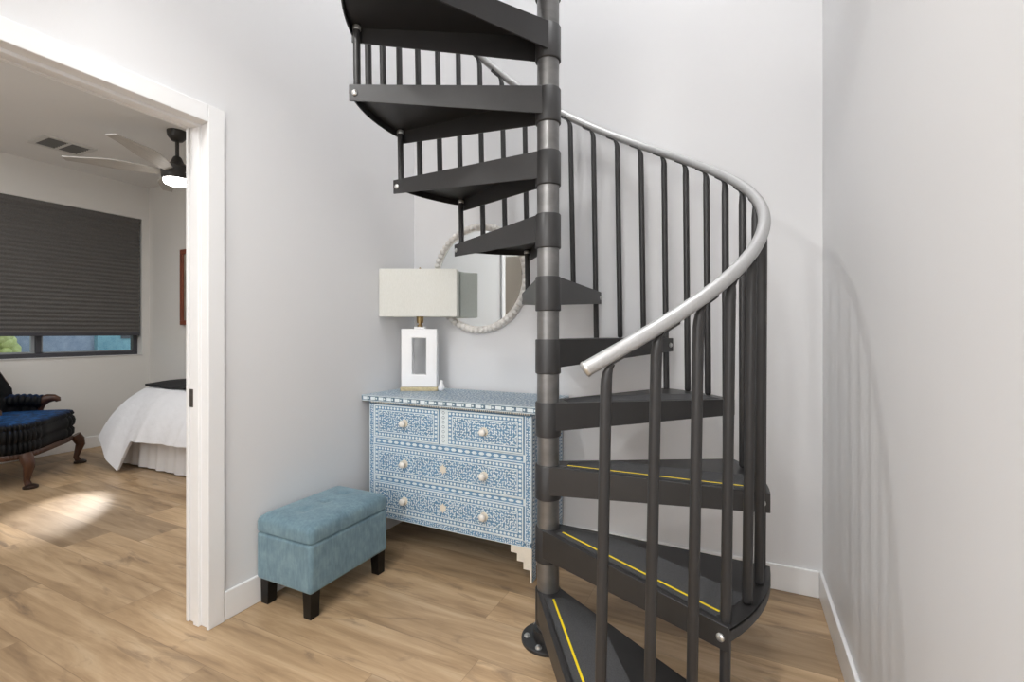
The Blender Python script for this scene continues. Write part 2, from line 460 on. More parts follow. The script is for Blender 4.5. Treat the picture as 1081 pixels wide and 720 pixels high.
# outside the window
nb = thing('neighbouring_house', 'blue grey stucco house seen through the bedroom window', 'building', (-10, 4.2, -.1))
o = tuple(nb.location)
MB().box(-10.6, 2.6, -.1, -9.4, 3.93, 3.2).build('wall', M['stucco'], nb, o)
MB().box(-10.6, 3.93, -.1, -9.3, 6.4, 3.0).build('side_wing', M['stucco2'], nb, o)
wd = MB().box(-9.32, 4.25, 1.10, -9.28, 4.55, 1.7).box(-9.32, 4.66, 1.10, -9.28, 5.3, 1.7).build('window', M['winframe'], nb, o)
h = MB()
for i in range(260):
    a = random.random(); y = 1.1+a*1.72; z = random.uniform(-.02, 1.5); x = -8.85+random.uniform(-.25, .25)
    h.sphere((x, y, z), random.uniform(.06, .13), 7, 5)
tag(h.build('hedge', M['hedge'], smooth=60), 'yellow green hedge outside the left window pane', 'hedge')
struct(MB().box(-14, -4, -.14, BX-.25, 9, -.1).build('ground', M['ground']))

# ------------------------------------------------------------------ spiral staircase
PX, PY = -.675, 1.722
stair = thing('spiral_staircase', 'charcoal steel spiral staircase with grey centre pole and silver handrail', 'staircase', (PX, PY, 0))
PR, SR = .0432, .0500
pole = MB().lathe([(PR, .0), (PR, 4.1)], seg=48).build('centre_pole', M['pole'], stair, smooth=40)
bp = MB().lathe([(.104, 0), (.104, .010), (.100, .013), (.058, .013), (.056, .05), (PR, .052)], seg=48).build('base_plate', M['steel_dark'], stair, smooth=40)
for k in range(6):
    a = R(205+60*k)
    b = MB().lathe([(.0125, 0), (.0125, .003), (.009, .003), (.008, .009), (.004, .0105)], (.082*math.cos(a), .082*math.sin(a), .013), 12)
    b.build('bolt', M['bolt'], bp, smooth=40)

# --- tread meshes (local: nose radial along +x, tread sweeps towards +y)
RT = .763
def arc(a0, a1, r, n=14):
    return [(r*math.cos(R(a0+(a1-a0)*i/n)), r*math.sin(R(a0+(a1-a0)*i/n))) for i in range(n+1)]
REAR = 29.2
a_n = -math.degrees(math.asin(.045/RT))
plate = [(-.005, -.045)]+arc(a_n, REAR, RT)+[(-.0169, .0363)]
def tapered_beam(mb, p0, p1, nrm, h0, h1, th):
    q = lambda p, z, d: (p[0]+nrm[0]*d, p[1]+nrm[1]*d, z)
    mb.hexa([q(p0,-h0,0), q(p0,-h0,th), q(p0,0,th), q(p0,0,0)], [q(p1,-h1,0), q(p1,-h1,th), q(p1,0,th), q(p1,0,0)])
def tread_parts():
    d = {}
    m = MB().prism(plate, -.006, 0)
    # fascia lip along the outer arc
    ar = arc(a_n, REAR, RT); ai = arc(a_n, REAR, RT-.005)
    for i in range(len(ar)-1):
        m.hexa([(*ar[i],-.034),(*ai[i],-.034),(*ai[i],-.001),(*ar[i],-.001)], [(*ar[i+1],-.034),(*ai[i+1],-.034),(*ai[i+1],-.001),(*ar[i+1],-.001)])
    d['plate'] = m
    m = MB(); tapered_beam(m, (0,-.046), (math.sqrt(RT**2-.046**2),-.046), (0,1), .108, .062, .006)
    m.box(.03, -.046, -.004, .758, -.030, .0012)
    d['nose_beam'] = m
    m = MB(); e = (RT*math.cos(R(REAR)), RT*math.sin(R(REAR)))
    rang = math.atan2(e[1]-.0381, e[0]+.0178)
    tapered_beam(m, (-.0178,.0381), e, (math.sin(rang), -math.cos(rang)), .108, .062, .006)
    d['rear_beam'] = m
    d['hub_sleeve'] = MB().lathe([(PR, -.132), (SR-.003, -.132), (SR, -.129), (SR, -.002), (SR-.002, .001), (PR, .001)], seg=48, caps=False)
    d['grip_pad'] = MB().prism([(.072,-.022),(.712,-.022),(.712,.138),(.25,.138),(.13,.082),(.072,.045)], 0, .0014)
    d['stripe'] = MB().prism([(.078,.001),(.706,.001),(.706,.0085),(.078,.0085)], 0, .0018)
    n = MB().lathe([(.011,0),(.011,.004),(.007,.007),(.003,.008)], seg=12)
    n.v = [(.738+x, -.046-z, -.032+y) for x, y, z in n.v]
    d['nose_bolt'] = n
    n = MB().lathe([(.011,0),(.011,.004),(.007,.007),(.003,.008)], seg=12)
    ca, sa = math.cos(rang), math.sin(rang); nn = (-sa, ca)
    bxp = (e[0]-.022*ca, e[1]-.022*sa)
    n.v = [(bxp[0]+x*ca+nn[0]*z, bxp[1]+x*sa+nn[1]*z, -.032+y) for x, y, z in n.v]
    d['rear_bolt'] = n
    return d
NT_ = 11
RISE = .2430; Z1 = .200; A1 = -58.0
TZ = [Z1+RISE*i for i in range(NT_)]
NB = [-59.5,-30,.5,32,61,91,120,149,178.3,208,238,268]      # angle of the post at each nose
TA = [x+2 for x in NB[:NT_]]
parts = tread_parts()
pmats = {'plate':'steel_dark','nose_beam':'steel','rear_beam':'steel','hub_sleeve':'steel','grip_pad':'grip','stripe':'yellow','nose_bolt':'bolt','rear_bolt':'bolt'}
proto = parts['plate'].build('tread', M['steel_dark'], stair, smooth=30)
subs = []
for k in ('nose_beam','rear_beam','hub_sleeve','grip_pad','stripe','nose_bolt','rear_bolt'):
    nm = {'nose_bolt':'bolt','rear_bolt':'bolt','stripe':'yellow_stripe'}.get(k, k)
    sb = parts[k].build(nm, M[pmats[k]], proto, smooth=35)
    if k == 'stripe': sb['label'] = 'thin yellow line along the grip pad'
    if k in ('nose_beam','rear_beam'):
        md = sb.modifiers.new('bevel','BEVEL'); md.width = .0015; md.segments = 2; md.limit_method = 'ANGLE'
    subs.append(sb)
for i in range(NT_):
    if i == 0: t = proto
    else:
        t = proto.copy(); COL.objects.link(t); t.parent = stair
        for sb in subs:
            if i > 2 and sb.name.startswith('yellow_stripe'): continue
            q = sb.copy(); COL.objects.link(q); q.parent = t
    t.location = (0,0,TZ[i]); t.rotation_euler = (0,0,R(TA[i]))

# --- handrail
RP = [(-63,1.105),(-61.4,1.118),(-47,1.220),(-29,1.348),(-14,1.462),(30,1.815),(60,2.05),(105,2.392),(138,2.655),(180,2.99),(240,3.476),(262,3.65)]
def rail_z(a):
    P = RP
    for i in range(len(P)-1):
        if a <= P[i+1][0] or i == len(P)-2:
            (x0,y0),(x1,y1) = P[i],P[i+1]
            def sl(j):
                a0 = P[max(j-1,0)]; a1 = P[min(j+1,len(P)-1)]
                return (a1[1]-a0[1])/(a1[0]-a0[0])
            m0, m1 = sl(i)*(x1-x0), sl(i+1)*(x1-x0)
            t = (a-x0)/(x1-x0); t2, t3 = t*t, t*t*t
            return (2*t3-3*t2+1)*y0+(t3-2*t2+t)*m0+(-2*t3+3*t2)*y1+(t3-t2)*m1
RB = .745; RRAIL = .0185
def pol(a, r, z): return (r*math.cos(R(a)), r*math.sin(R(a)), z)
A0, AE = -61.6, 241
n = 150
path = [pol(A0+(AE-A0)*i/n, RB, rail_z(A0+(AE-A0)*i/n)) for i in range(n+1)]
hr = MB().tube(path, RRAIL, 20).build('handrail', M['alu'], stair, smooth=50)
hr['label'] = 'brushed silver round handrail'
cap = MB(); pts = [pol(A0-.0, RB, rail_z(A0)), pol(A0-.35, RB, rail_z(A0-.35)), pol(A0-.6, RB, rail_z(A0-.6)), pol(A0-.75, RB, rail_z(A0-.75))]
cap.tube(pts, [RRAIL+.0012, RRAIL+.0012, RRAIL*.85, RRAIL*.5], 20).build('end_cap', M['bolt'], hr, smooth=50)

# --- balusters
RBAL = .0136
TW = 1.4
spots = []
for j in range(NT_):
    st = (NB[j+1]-NB[j])/3
    for q in range(3):
        if NB[j]+q*st < 240: spots.append((j, q == 0, NB[j]+q*st))
for j, nose, a in spots:
    zt = rail_z(a+TW)-RRAIL
    zb = TZ[j]+.001
    if nose: zb = TZ[j]-RISE-.040 if j > 0 else .0
    b0 = Vector(pol(a, RB-.008, zb)); b1 = Vector(pol(a+TW, RB-.002, zt-.050))
    d = (b1-b0)
    P = [b0, b0+d*.5, b1]; rr = [RBAL, RBAL, RBAL]
    if not nose:
        P = [b0, b0+d*.004, b0+d*.010, b0+d*.5, b1]; rr = [RBAL*.55, RBAL*.88, RBAL, RBAL, RBAL]
    # the flattened top bends over and runs along under the rail
    for da, dz, f in ((.05,-.034,.97), (.25,-.020,.86), (.70,-.010,.62), (1.25,-.0055,.42)):
        P.append(Vector(pol(a+TW+da, RB-.001, rail_z(a+TW+da)-RRAIL+dz))); rr.append(RBAL*f)
    ob = MB().tube(P, rr, 16).build('baluster', M['steel'], stair, smooth=50)
    tb = MB(); ra = [a+TW+.3, a+TW+1.2, a+TW+2.6, a+TW+4.6]
    for q in range(3):
        A, B = ra[q], ra[q+1]
        zA, zB = rail_z(A)-RRAIL, rail_z(B)-RRAIL
        if q == 0: zA -= .010
        qa = [pol(A,RB-.011,zA-.0045), pol(A,RB+.010,zA-.0045), pol(A,RB+.010,zA+.001), pol(A,RB-.011,zA+.001)]
        qb = [pol(B,RB-.011,zB-.0045), pol(B,RB+.010,zB-.0045), pol(B,RB+.010,zB+.001), pol(B,RB-.011,zB+.001)]
        tb.hexa(qa, qb)
    tb.build('rail_tab', M['steel_dark'], ob)
    if nose and j > 0:      # levelling nut under the tread nose
        zc = TZ[j]-.020; tt = (zc-zb)/(b1.z-b0.z); cc = b0+d*tt
        MB().lathe([(.0150,-.008),(.0160,-.006),(.0160,.006),(.0150,.008)], tuple(cc), 16).build('nut', M['steel_dark' if j < 6 else 'bolt'], ob, smooth=40)

# ------------------------------------------------------------------ storage bench
bx0, bx1, by0, by1 = -1.936, -1.594, 1.390, 1.868
bench = thing('storage_bench', 'teal velvet storage bench with black tapered legs against the left wall', 'bench', ((bx0+bx1)/2, (by0+by1)/2, 0))
o = tuple(bench.location)
MB().box(bx0+.002, by0+.002, .108, bx1-.002, by1-.002, .318).build('box', M['teal'], bench, o, bevel=.016, seg=4, smooth=60)
# lid: padded with rounded edge and two button dimples
m = MB(); rows = []; nx, ny = 44, 60
hx, hy = (bx1-bx0)/2, (by1-by0)/2; cx, cy = (bx0+bx1)/2, (by0+by1)/2
def rr_pt(k, n, hx, hy, rad):
    # rounded rectangle perimeter point
    segs = []; L1, L2 = 2*(hx-rad), 2*(hy-rad); q = PI/2*rad; P = 2*(L1+L2)+4*q
    s_ = (k/n)*P
    for (ln, kind, data) in ((L1,'l',((-hx+rad,-hy),(1,0))),(q,'c',((hx-rad,-hy+rad),-90)),(L2,'l',((hx,-hy+rad),(0,1))),(q,'c',((hx-rad,hy-rad),0)),(L1,'l',((hx-rad,hy),(-1,0))),(q,'c',((-hx+rad,hy-rad),90)),(L2,'l',((-hx,hy-rad),(0,-1))),(q,'c',((-hx+rad,-hy+rad),180))):
        if s_ <= ln+1e-9:
            if kind == 'l': return (data[0][0]+data[1][0]*s_, data[0][1]+data[1][1]*s_)
            a_ = R(data[1])+s_/rad; return (data[0][0]+rad*math.cos(a_), data[0][1]+rad*math.sin(a_))
        s_ -= ln
    return (-hx+rad, -hy)
N = 96
def ring(inset, z, dim=False):
    r_ = []
    for k_ in range(N):
        x, y = rr_pt(k_, N, hx, hy, .02)
        fx_ = (hx-inset)/hx; fy_ = (hy-inset)/hy
        x *= fx_; y *= fy_; zz = z
        if dim:
            for (dx, dy) in ((0,-.12),(0,0.0),(0,.12)):
                zz -= .012*math.exp(-((x-dx)**2+(y-dy)**2)/(.028**2))
        r_.append((cx+x, cy+y, zz))
    return r_
rs = [ring(.010,.3185), ring(.001,.322), ring(0,.330), ring(0,.362), ring(.003,.373), ring(.010,.383), ring(.022,.391), ring(.04,.396)]
for i in range(1, 13): rs.append(ring(.04+(hx-.042)*i/12, .396+.010*math.sin(PI/2*i/12), True))
m.rings(rs).build('lid', M['teal'], bench, o, smooth=60)
for (lx, ly) in ((bx0+.018,by0+.012),(bx1-.062,by0+.012),(bx0+.018,by1-.062),(bx1-.062,by1-.062)):
    t_ = .05; b_ = .003
    ox = 1 if lx < cx else -1; oy = 1 if ly < cy else -1
    x0, x1, y0, y1 = lx, lx+t_, ly, ly+t_
    bxa, bxb = (x0+b_*.4, x1-b_*1.6) if ox > 0 else (x0+b_*1.6, x1-b_*.4)
    bya, byb = (y0+b_*.4, y1-b_*1.6) if oy > 0 else (y0+b_*1.6, y1-b_*.4)
    MB().hexa([(bxa,bya,0),(bxb,bya,0),(bxb,byb,0),(bxa,byb,0)], [(x0,y0,.112),(x1,y0,.112),(x1,y1,.112),(x0,y1,.112)]).build('leg', M['legblack'], bench, o, bevel=.002)

# ------------------------------------------------------------------ inlaid dresser
DX0, DX1, DYF, DYB = -1.902, -.895, 2.070, 2.505
dz_top = .847
dr = thing('inlay_dresser', 'blue and white bone inlay chest of four drawers against the back wall', 'dresser', ((DX0+DX1)/2, (DYF+DYB)/2, 0))
o = tuple(dr.location)
class Inlay:
    """flat inlay pieces on a plane: P(u,v,h) -> point; materials 0 blue, 1 bone, 2 cream, 3 dark"""
    def __init__(s, mb, O, U, V, Nn):
        s.mb = mb; s.O = Vector(O); s.U = Vector(U); s.V = Vector(V); s.N = Vector(Nn)
    def poly(s, pts, m=1, h=.0006):
        s.mb.add([s.O+s.U*u+s.V*v+s.N*h for u, v in pts], [tuple(range(len(pts)))], m)
    def rect(s, u0, v0, u1, v1, m=1, h=.0005): s.poly([(u0,v0),(u1,v0),(u1,v1),(u0,v1)], m, h)
    def frame(s, u0, v0, u1, v1, w, m=1, h=.0005):
        s.rect(u0,v0,u1,v0+w,m,h); s.rect(u0,v1-w,u1,v1,m,h); s.rect(u0,v0+w,u0+w,v1-w,m,h); s.rect(u1-w,v0+w,u1,v1-w,m,h)
    def diamond(s, u, v, a, b, m=1): s.poly([(u-a,v),(u-a*.45,v-b*.8),(u+a*.45,v-b*.8),(u+a,v),(u+a*.45,v+b*.8),(u-a*.45,v+b*.8)], m, .0007)
    def leaf(s, u, v, L, w, a, m=1):
        c_, s_ = math.cos(a), math.sin(a); pts = []
        for x, y in ((-.5,0),(-.2,-.45),(.15,-.5),(.5,0.05),(.1,.42),(-.25,.35)):
            x *= L; y *= w; pts.append((u+x*c_-y*s_, v+x*s_+y*c_))
        s.poly(pts, m, .0007)
    def disc(s, u, v, r, m=1, n=10, h=.0008): s.poly([(u+r*math.cos(2*PI*k/n), v+r*math.sin(2*PI*k/n)) for k in range(n)], m, h)
    def star(s, u, v, r, m=2, n=6, h=.0010): s.poly([(u+r*(1 if k % 2 == 0 else .66)*math.cos(PI*k/n+PI/2), v+r*(1 if k % 2 == 0 else .66)*math.sin(PI*k/n+PI/2)) for k in range(2*n)], m, h)
    def row(s, u0, v0, u1, v1, pitch, a=None, long=1.0, m=1):
        hor = (u1-u0) > (v1-v0); Lg = (u1-u0) if hor else (v1-v0); th = (v1-v0) if hor else (u1-u0)
        n = max(1, round(Lg/pitch)); st = Lg/n
        for k in range(n):
            t = (k+.5)*st
            if hor: s.diamond(u0+t, (v0+v1)/2, st*.40*long, th*.40, m)
            else: s.diamond((u0+u1)/2, v0+t, th*.40, st*.40*long, m)
    def leaves(s, u0, v0, u1, v1, pitch=.0155, L=.0180, w=.0080, keep=None, seed=1):
        rnd = random.Random(seed); ph = rnd.random()*6
        W, H = u1-u0, v1-v0; cu, cv = (u0+u1)/2, (v0+v1)/2
        nu, nv = max(1, round(W/pitch)), max(1, round(H/pitch))
        for i in range(nu):
            for j in range(nv):
                u = u0+(i+.5)*W/nu+rnd.uniform(-.25,.25)*pitch; v = v0+(j+.5)*H/nv+rnd.uniform(-.25,.25)*pitch
                if keep and not keep(u, v): continue
                x = u-cu; y = v-cv
                # leaves curl around scroll centres, mirrored about the middle
                pc = min(.088, max(.05, H*1.05)); kx = math.floor(abs(x)/pc)
                sx_ = abs(x)-(kx+.5)*pc; sy_ = y-(.14*H if kx % 2 else -.14*H) if H < .2 else (y+H) % pc-pc/2
                an = math.atan2(sy_, sx_)+PI/2*(1 if kx % 2 else -1)+(.55 if (i+j) % 2 else -.55)
                if x < 0: an = PI-an
                s.leaf(u, v, L*rnd.uniform(.8,1.15), w*rnd.uniform(.8,1.15), an)
mats_in = [M['blue'], M['bone'], M['cream'], M['bluedark']]
FV = (0,0,1); FN = (0,-1,0)
# carcass
m = MB().box(DX0, DYF, .165, DX1, DYB, .815, 0)
I = Inlay(m, (DX0, DYF, 0), (1,0,0), FV, FN); W = DX1-DX0
I.rect(0,.165,W,.815,0,.0002)
# rails and stiles of the front
zs = [(.795,.614),(.568,.400),(.362,.200)]       # drawer rows (top,bottom) in z
for (za, zb_) in ((.574,.608),(.366,.396)):      # bands between the rows
    I.rect(.0,za-.002,W,zb_+.002,1,.0003)
    I.rect(.045,za+.003,W-.045,zb_-.003,0,.0005)
    I.row(.047,za+.005,W-.047,zb_-.005,.042,long=1.05)
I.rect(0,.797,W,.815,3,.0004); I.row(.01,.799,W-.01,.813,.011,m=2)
for sx in (0, W-.036):                           # corner stiles
    I.rect(sx,.165,sx+.036,.797,0,.0004); I.rect(sx,.165,sx+.005,.797,1,.0006); I.rect(sx+.031,.165,sx+.036,.797,1,.0006)
    I.leaves(sx+.006,.168,sx+.030,.795,.0125,.013,.0065,seed=3)
I.rect(0,.165,W,.198,0,.0006); I.rect(0,.165,W,.169,1,.0008); I.rect(0,.194,W,.198,1,.0008)
I.leaves(.006,.170,W-.006,.193,.0118,.0125,.0062,seed=5)
cu = W/2
I.rect(cu-.024,.612,cu+.024,.797,1,.0007)        # centre divider with rings
for k in range(7):
    I.disc(cu,.632+.0245*k,.0085,3,12,.0009); I.disc(cu,.632+.0245*k,.0062,1,12,.0011)
# right and left side faces
for (X, nx) in ((DX1,1),(DX0,-1)):
    J = Inlay(m, (X, DYF if nx > 0 else DYB, 0), (0,nx,0), FV, (nx,0,0)); D = DYB-DYF
    J.rect(0,.165,D,.815,0,.0002); J.frame(.004,.170,D-.004,.811,.006,1); J.frame(.036,.205,D-.036,.776,.006,1)
    J.row(.011,.176,D-.011,.203,.02); J.row(.011,.778,D-.011,.805,.02); J.row(.011,.205,.036,.776,.02); J.row(D-.036,.205,D-.011,.776,.02)
    J.leaves(.044,.213,D-.044,.77,.0165,.0175,.0075,seed=9)
m.build('carcass', mats_in, dr, o, fix=False)
# top
m = MB(); T0, T1, U0, U1 = DX0-.034, DX1+.034, DYF-.026, DYB+.008
m.box(T0, U0, .815, T1, U1, dz_top, 0)
I = Inlay(m, (T0,U0,dz_top), (1,0,0), (0,1,0), (0,0,1)); W2, D2 = T1-T0, U1-U0
I.frame(.004,.004,W2-.004,D2-.004,.012,1); I.frame(.045,.045,W2-.045,D2-.045,.008,1)
I.row(.017,.017,W2-.017,.045,.022); I.row(.017,D2-.045,W2-.017,D2-.017,.022); I.row(.017,.045,.045,D2-.045,.022); I.row(W2-.045,.045,W2-.017,D2-.045,.022)
I.leaves(.056,.056,W2-.056,D2-.056,.0165,.0200,.0105,seed=11)
for (O_, Uv, Nv, Ln) in (((T0,U0,.815),(1,0,0),(0,-1,0),W2), ((T1,U0,.815),(0,1,0),(1,0,0),D2), ((T0,U1,.815),(0,-1,0),(-1,0,0),D2)):
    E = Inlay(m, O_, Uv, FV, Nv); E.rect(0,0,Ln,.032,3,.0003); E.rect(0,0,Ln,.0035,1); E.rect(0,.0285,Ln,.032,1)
    n_ = round(Ln/.058)
    for k in range(n_):
        t = (k+.5)*Ln/n_; E.rect(t-.018,.0075,t+.014,.0245,1,.0006); E.disc(t+.0225,.016,.0055,1,8)
m.build('top', mats_in, dr, o, fix=False)
# drawers
def knob(u, z, parent, y):
    k_ = MB().lathe([(.006,.0),(.006,.012),(.015,.016),(.0185,.022),(.0175,.030),(.011,.035),(.003,.0365)], seg=20)
    k_.v = [(u+x*(1+.10*math.cos(6*math.atan2(yy,x))), y-z_, z+yy*(1+.10*math.cos(6*math.atan2(yy,x)))) for x, yy, z_ in k_.v]
    k_.build('knob', M['knob'], parent, o, smooth=60)
    r_ = MB().lathe([(.0215,0),(.0215,.002),(.0195,.003)], seg=24); r_.v = [(u+x, y-z_, z+yy) for x, yy, z_ in r_.v]
    r_.build('rosette', M['cream'], parent, o, smooth=40)
def drawer(u0, u1, zt, zb_, knobs, rosette, seed):
    y = DYF-.006
    m = MB().box(DX0+u0, y, zb_, DX0+u1, DYF+.002, zt, 0)
    I = Inlay(m, (DX0+u0, y, zb_), (1,0,0), FV, FN); w_, h_ = u1-u0, zt-zb_
    I.frame(0,0,w_,h_,.0070,1); I.frame(.0285,.0285,w_-.0285,h_-.0285,.0055,1)
    I.row(.0065,.0065,w_-.0065,.0275,.0208); I.row(.0065,h_-.0275,w_-.0065,h_-.0065,.0208)
    I.row(.0065,.029,.0275,h_-.029,.0208); I.row(w_-.0275,.029,w_-.0065,h_-.029,.0208)
    ks = [(k_-u0) for k_ in knobs]+([w_/2] if rosette else [])
    kp = lambda u, v: all((u-q)**2+(v-h_/2)**2 > .028**2 for q in ks)
    I.leaves(.0345,.0345,w_-.0345,h_-.0345,.0138,.0180,.0074,kp,seed)
    for q in ks:
        for t in range(12):
            a_ = 2*PI*t/12; I.leaf(q+.0245*math.cos(a_), h_/2+.0245*math.sin(a_), .013,.0058, a_)
    if rosette: I.star(w_/2, h_/2, .027, 2)
    ob = m.build('drawer', mats_in, dr, o, fix=False)
    for k_ in knobs: knob(DX0+k_, (zt+zb_)/2, ob, y-.001)
drawer(.042, cu-.027, *zs[0], [cu-.248], False, 21)
drawer(cu+.027, W-.042, *zs[0], [cu+.248], False, 22)
drawer(.042, W-.042, *zs[1], [cu-.248, cu+.248], True, 23)
drawer(.042, W-.042, *zs[2], [cu-.248, cu+.248], True, 24)
# stepped bracket feet
def foot(xc, sx, yc, sy):
    m = MB(); st = .034
    def prof(w0): return [(0,.0),(w0,0),(w0,.060),(w0+st,.060),(w0+st,.094),(w0+2*st,.094),(w0+2*st,.130),(w0+3*st,.130),(w0+3*st,.165),(0,.165)]
    pa = [(xc+sx*p_, z) for p_, z in prof(.010)]; k = len(pa)
    vs = [(x, yc, z) for x, z in pa]+[(x, yc+sy*.016, z) for x, z in pa]
    fs = [tuple(range(k)), tuple(range(2*k-1,k-1,-1))]+[(i,(i+1)%k,(i+1)%k+k,i+k) for i in range(k)]
    m.add(vs, fs, 2)
    pb_ = [(yc+sy*(.0162+p_), z) for p_, z in prof(.040)]
    vs = [(xc, y, z) for y, z in pb_]+[(xc+sx*.016, y, z) for y, z in pb_]
    m.add(vs, fs, 2)
    J = Inlay(m, (xc, yc, 0), (0,sy,0), FV, (-sx,0,0))
    J.rect(.004,.002,.052,.164,0,.0004); J.leaves(.006,.004,.050,.162,.0125,.013,.0065,seed=31)
    return m.build('bracket_foot', mats_in, dr, o, fix=False)
foot(DX0, 1, DYF, 1); foot(DX1, -1, DYF, 1); foot(DX0, 1, DYB, -1); foot(DX1, -1, DYB, -1)

# ------------------------------------------------------------------ table lamp (turned to face the room's middle)
TH = R(25.78)
FWD = Vector((-math.sin(TH), math.cos(TH), 0)); RGT = Vector((math.cos(TH), math.sin(TH), 0))
lp = FWD*2.875+RGT*(2.875*-.1948)
lamp = thing('table_lamp', 'white ceramic table lamp with open rectangular body and cream shade on the dresser', 'lamp', (lp.x, lp.y, dz_top+.001), TH)
MB().box(-.112,-.042,0,.112,.042,.022).build('foot', M['lampfoot'], lamp, bevel=.002)
# open body: frame swept as rectangle with hole
m = MB(); bw, bh, z0 = .108, .352, .022; hw, h0, h1 = .042, .098, .318
outer = [(-bw,z0),(bw,z0),(bw,z0+bh),(-bw,z0+bh)]
inner = [(-hw,h0),(hw,h0),(hw,h1),(-hw,h1)]
vs = []; 
for y in (-.036, .036):
    vs += [(x,y,z) for x, z in outer]+[(x,y,z) for x, z in inner]
fs = []
for i in range(4):
    j = (i+1) % 4
    fs += [(i,j,4+j,4+i), (8+i,12+i,12+j,8+j), (i,8+i,8+j,j), (4+i,4+j,12+j,12+i)]
m.add(vs, fs); m.build('body', M['ceramic'], lamp, bevel=.006, seg=3, smooth=50)
MB().box(-.034,-.022,z0+bh-.003,.034,.022,z0+bh+.012).build('collar', M['ceramic'], lamp, bevel=.004, smooth=50)
MB().lathe([(.017,.384),(.017,.396),(.010,.399),(.010,.408),(.019,.410),(.021,.425),(.021,.462),(.014,.468)], seg=24).build('socket', M['brass'], lamp, smooth=40)
MB().sphere((0,0,.505),.034,16,10,sc=(1,1,1.25)).build('bulb', M['ceramic'], lamp, smooth=60)
m = MB()
for sx in (-1,1):
    m.tube([(sx*.018,0,.445),(sx*.05,0,.48),(sx*.055,0,.56),(sx*.04,0,.66),(0,0,.70)], .002, 8)
m.build('harp', M['brass'], lamp, smooth=40)
sz0, sz1 = .447, .732; sw, sd = .2305, .066
m = MB(); th = .0035
for (x0,y0,x1,y1) in ((-sw,-sd,sw,-sd+th),(-sw,sd-th,sw,sd),(-sw,-sd+th,-sw+th,sd-th),(sw-th,-sd+th,sw,sd-th)):
    m.box(x0,y0,sz0,x1,y1,sz1)
shd = m.build('shade', M['shade'], lamp, bevel=.001, seg=1)
m = MB(); m.tube([(-sw+th,0,.70),(sw-th,0,.70)], .0022, 8); m.tube([(0,-sd+th,.70),(0,sd-th,.70)], .0022, 8)
m.build('spider', M['brass'], shd, smooth=40)
MB().lathe([(.004,.70),(.009,.712),(.006,.728),(.009,.738),(.003,.748)], seg=14).build('finial', M['brass'], lamp, smooth=50)

# small white ornament right of the lamp foot
q = FWD*2.84+RGT*(2.84*-.1498)
m = MB().lathe([(.012,0),(.019,.006),(.021,.020),(.017,.036),(.010,.045),(.012,.056),(.008,.064),(.002,.067)], (q.x,q.y,dz_top+.001), 20)
tag(m.build('ornament', M['ceramic'], smooth=60), 'tiny white rounded ornament beside the foot of the lamp', 'ornament')

# ------------------------------------------------------------------ round beaded mirror
mx, mz, mr = -1.437, 1.530, .318
mir = thing('round_mirror', 'round wall mirror with whitewashed beaded frame above the dresser', 'mirror', (mx, YB-.002, mz))
m = MB().lathe([(.302,0),(.302,.010)], seg=96, axis='y'); m.v = [(x,-y-.006,z) for x,y,z in m.v]
m.build('mirror_glass', M['mirror'], mir)
m = MB().lathe([(.292,.0),(.336,.0),(.336,.014),(.292,.018)], seg=96, axis='y', caps=False); m.v = [(x,-y,z) for x,y,z in m.v]
nb_ = 62
for k in range(nb_):
    a = 2*PI*k/nb_
    m.sphere((mr*math.cos(a), -.022, mr*math.sin(a)), .0190, 14, 10)
m.build('beaded_frame', M['bead'], mir, smooth=60)

# ------------------------------------------------------------------ bedroom: ceiling fan
fxc, fyc = -4.163, 2.294
fan = thing('ceiling_fan', 'dark ceiling fan with slim grey blades and a lit round light', 'ceiling fan', (fxc, fyc, CEIL))
MB().lathe([(.072,0),(.072,-.012),(.066,-.045),(.040,-.078),(.016,-.086)], seg=36).build('canopy', M['fan'], fan, smooth=40)
MB().lathe([(.0135,-.08),(.0135,-.235)], seg=18).build('downrod', M['fan'], fan, smooth=40)
MB().lathe([(.020,-.205),(.030,-.215),(.046,-.255),(.052,-.262),(.088,-.285),(.108,-.300),(.112,-.335),(.108,-.385),(.100,-.398)], seg=40).build('motor_housing', M['fan'], fan, smooth=40)
MB().lathe([(.096,-.395),(.096,-.415),(.088,-.432),(.060,-.443),(.01,-.447)], seg=36).build('light_lens', M['lens'], fan, smooth=50)
def blade_mesh():
    m = MB(); top = []; bot = []
    n = 18
    for i in range(n+1):
        t = i/n; r = .09+t*.63
        w_ = .026+.042*math.sin(min(1,t*1.25)*PI*.72)*(1-.72*max(0,t-.55)/.45)
        tw = R(16)*(1-t)+R(5); cyv = .03*math.sin(t*PI)
        top.append([(r, cyv+w_*c_*math.cos(tw), -.345+w_*c_*math.sin(tw)+.006+.02*t) for c_ in (-1,-.5,0,.5,1)])
        bot.append([(r, cyv+w_*c_*math.cos(tw), -.345+w_*c_*math.sin(tw)-.001+.02*t) for c_ in (1,.5,0,-.5,-1)])
    m.rings([a_+b_ for a_, b_ in zip(top, bot)])
    return m
pb = None
for k in range(5):
    ang = R(229+72*k)
    if pb is None: b = pb = blade_mesh().build('blade', M['blade'], fan, smooth=40)
    else:
        b = pb.copy(); COL.objects.link(b); b.parent = fan
    b.rotation_euler = (0,0,ang)

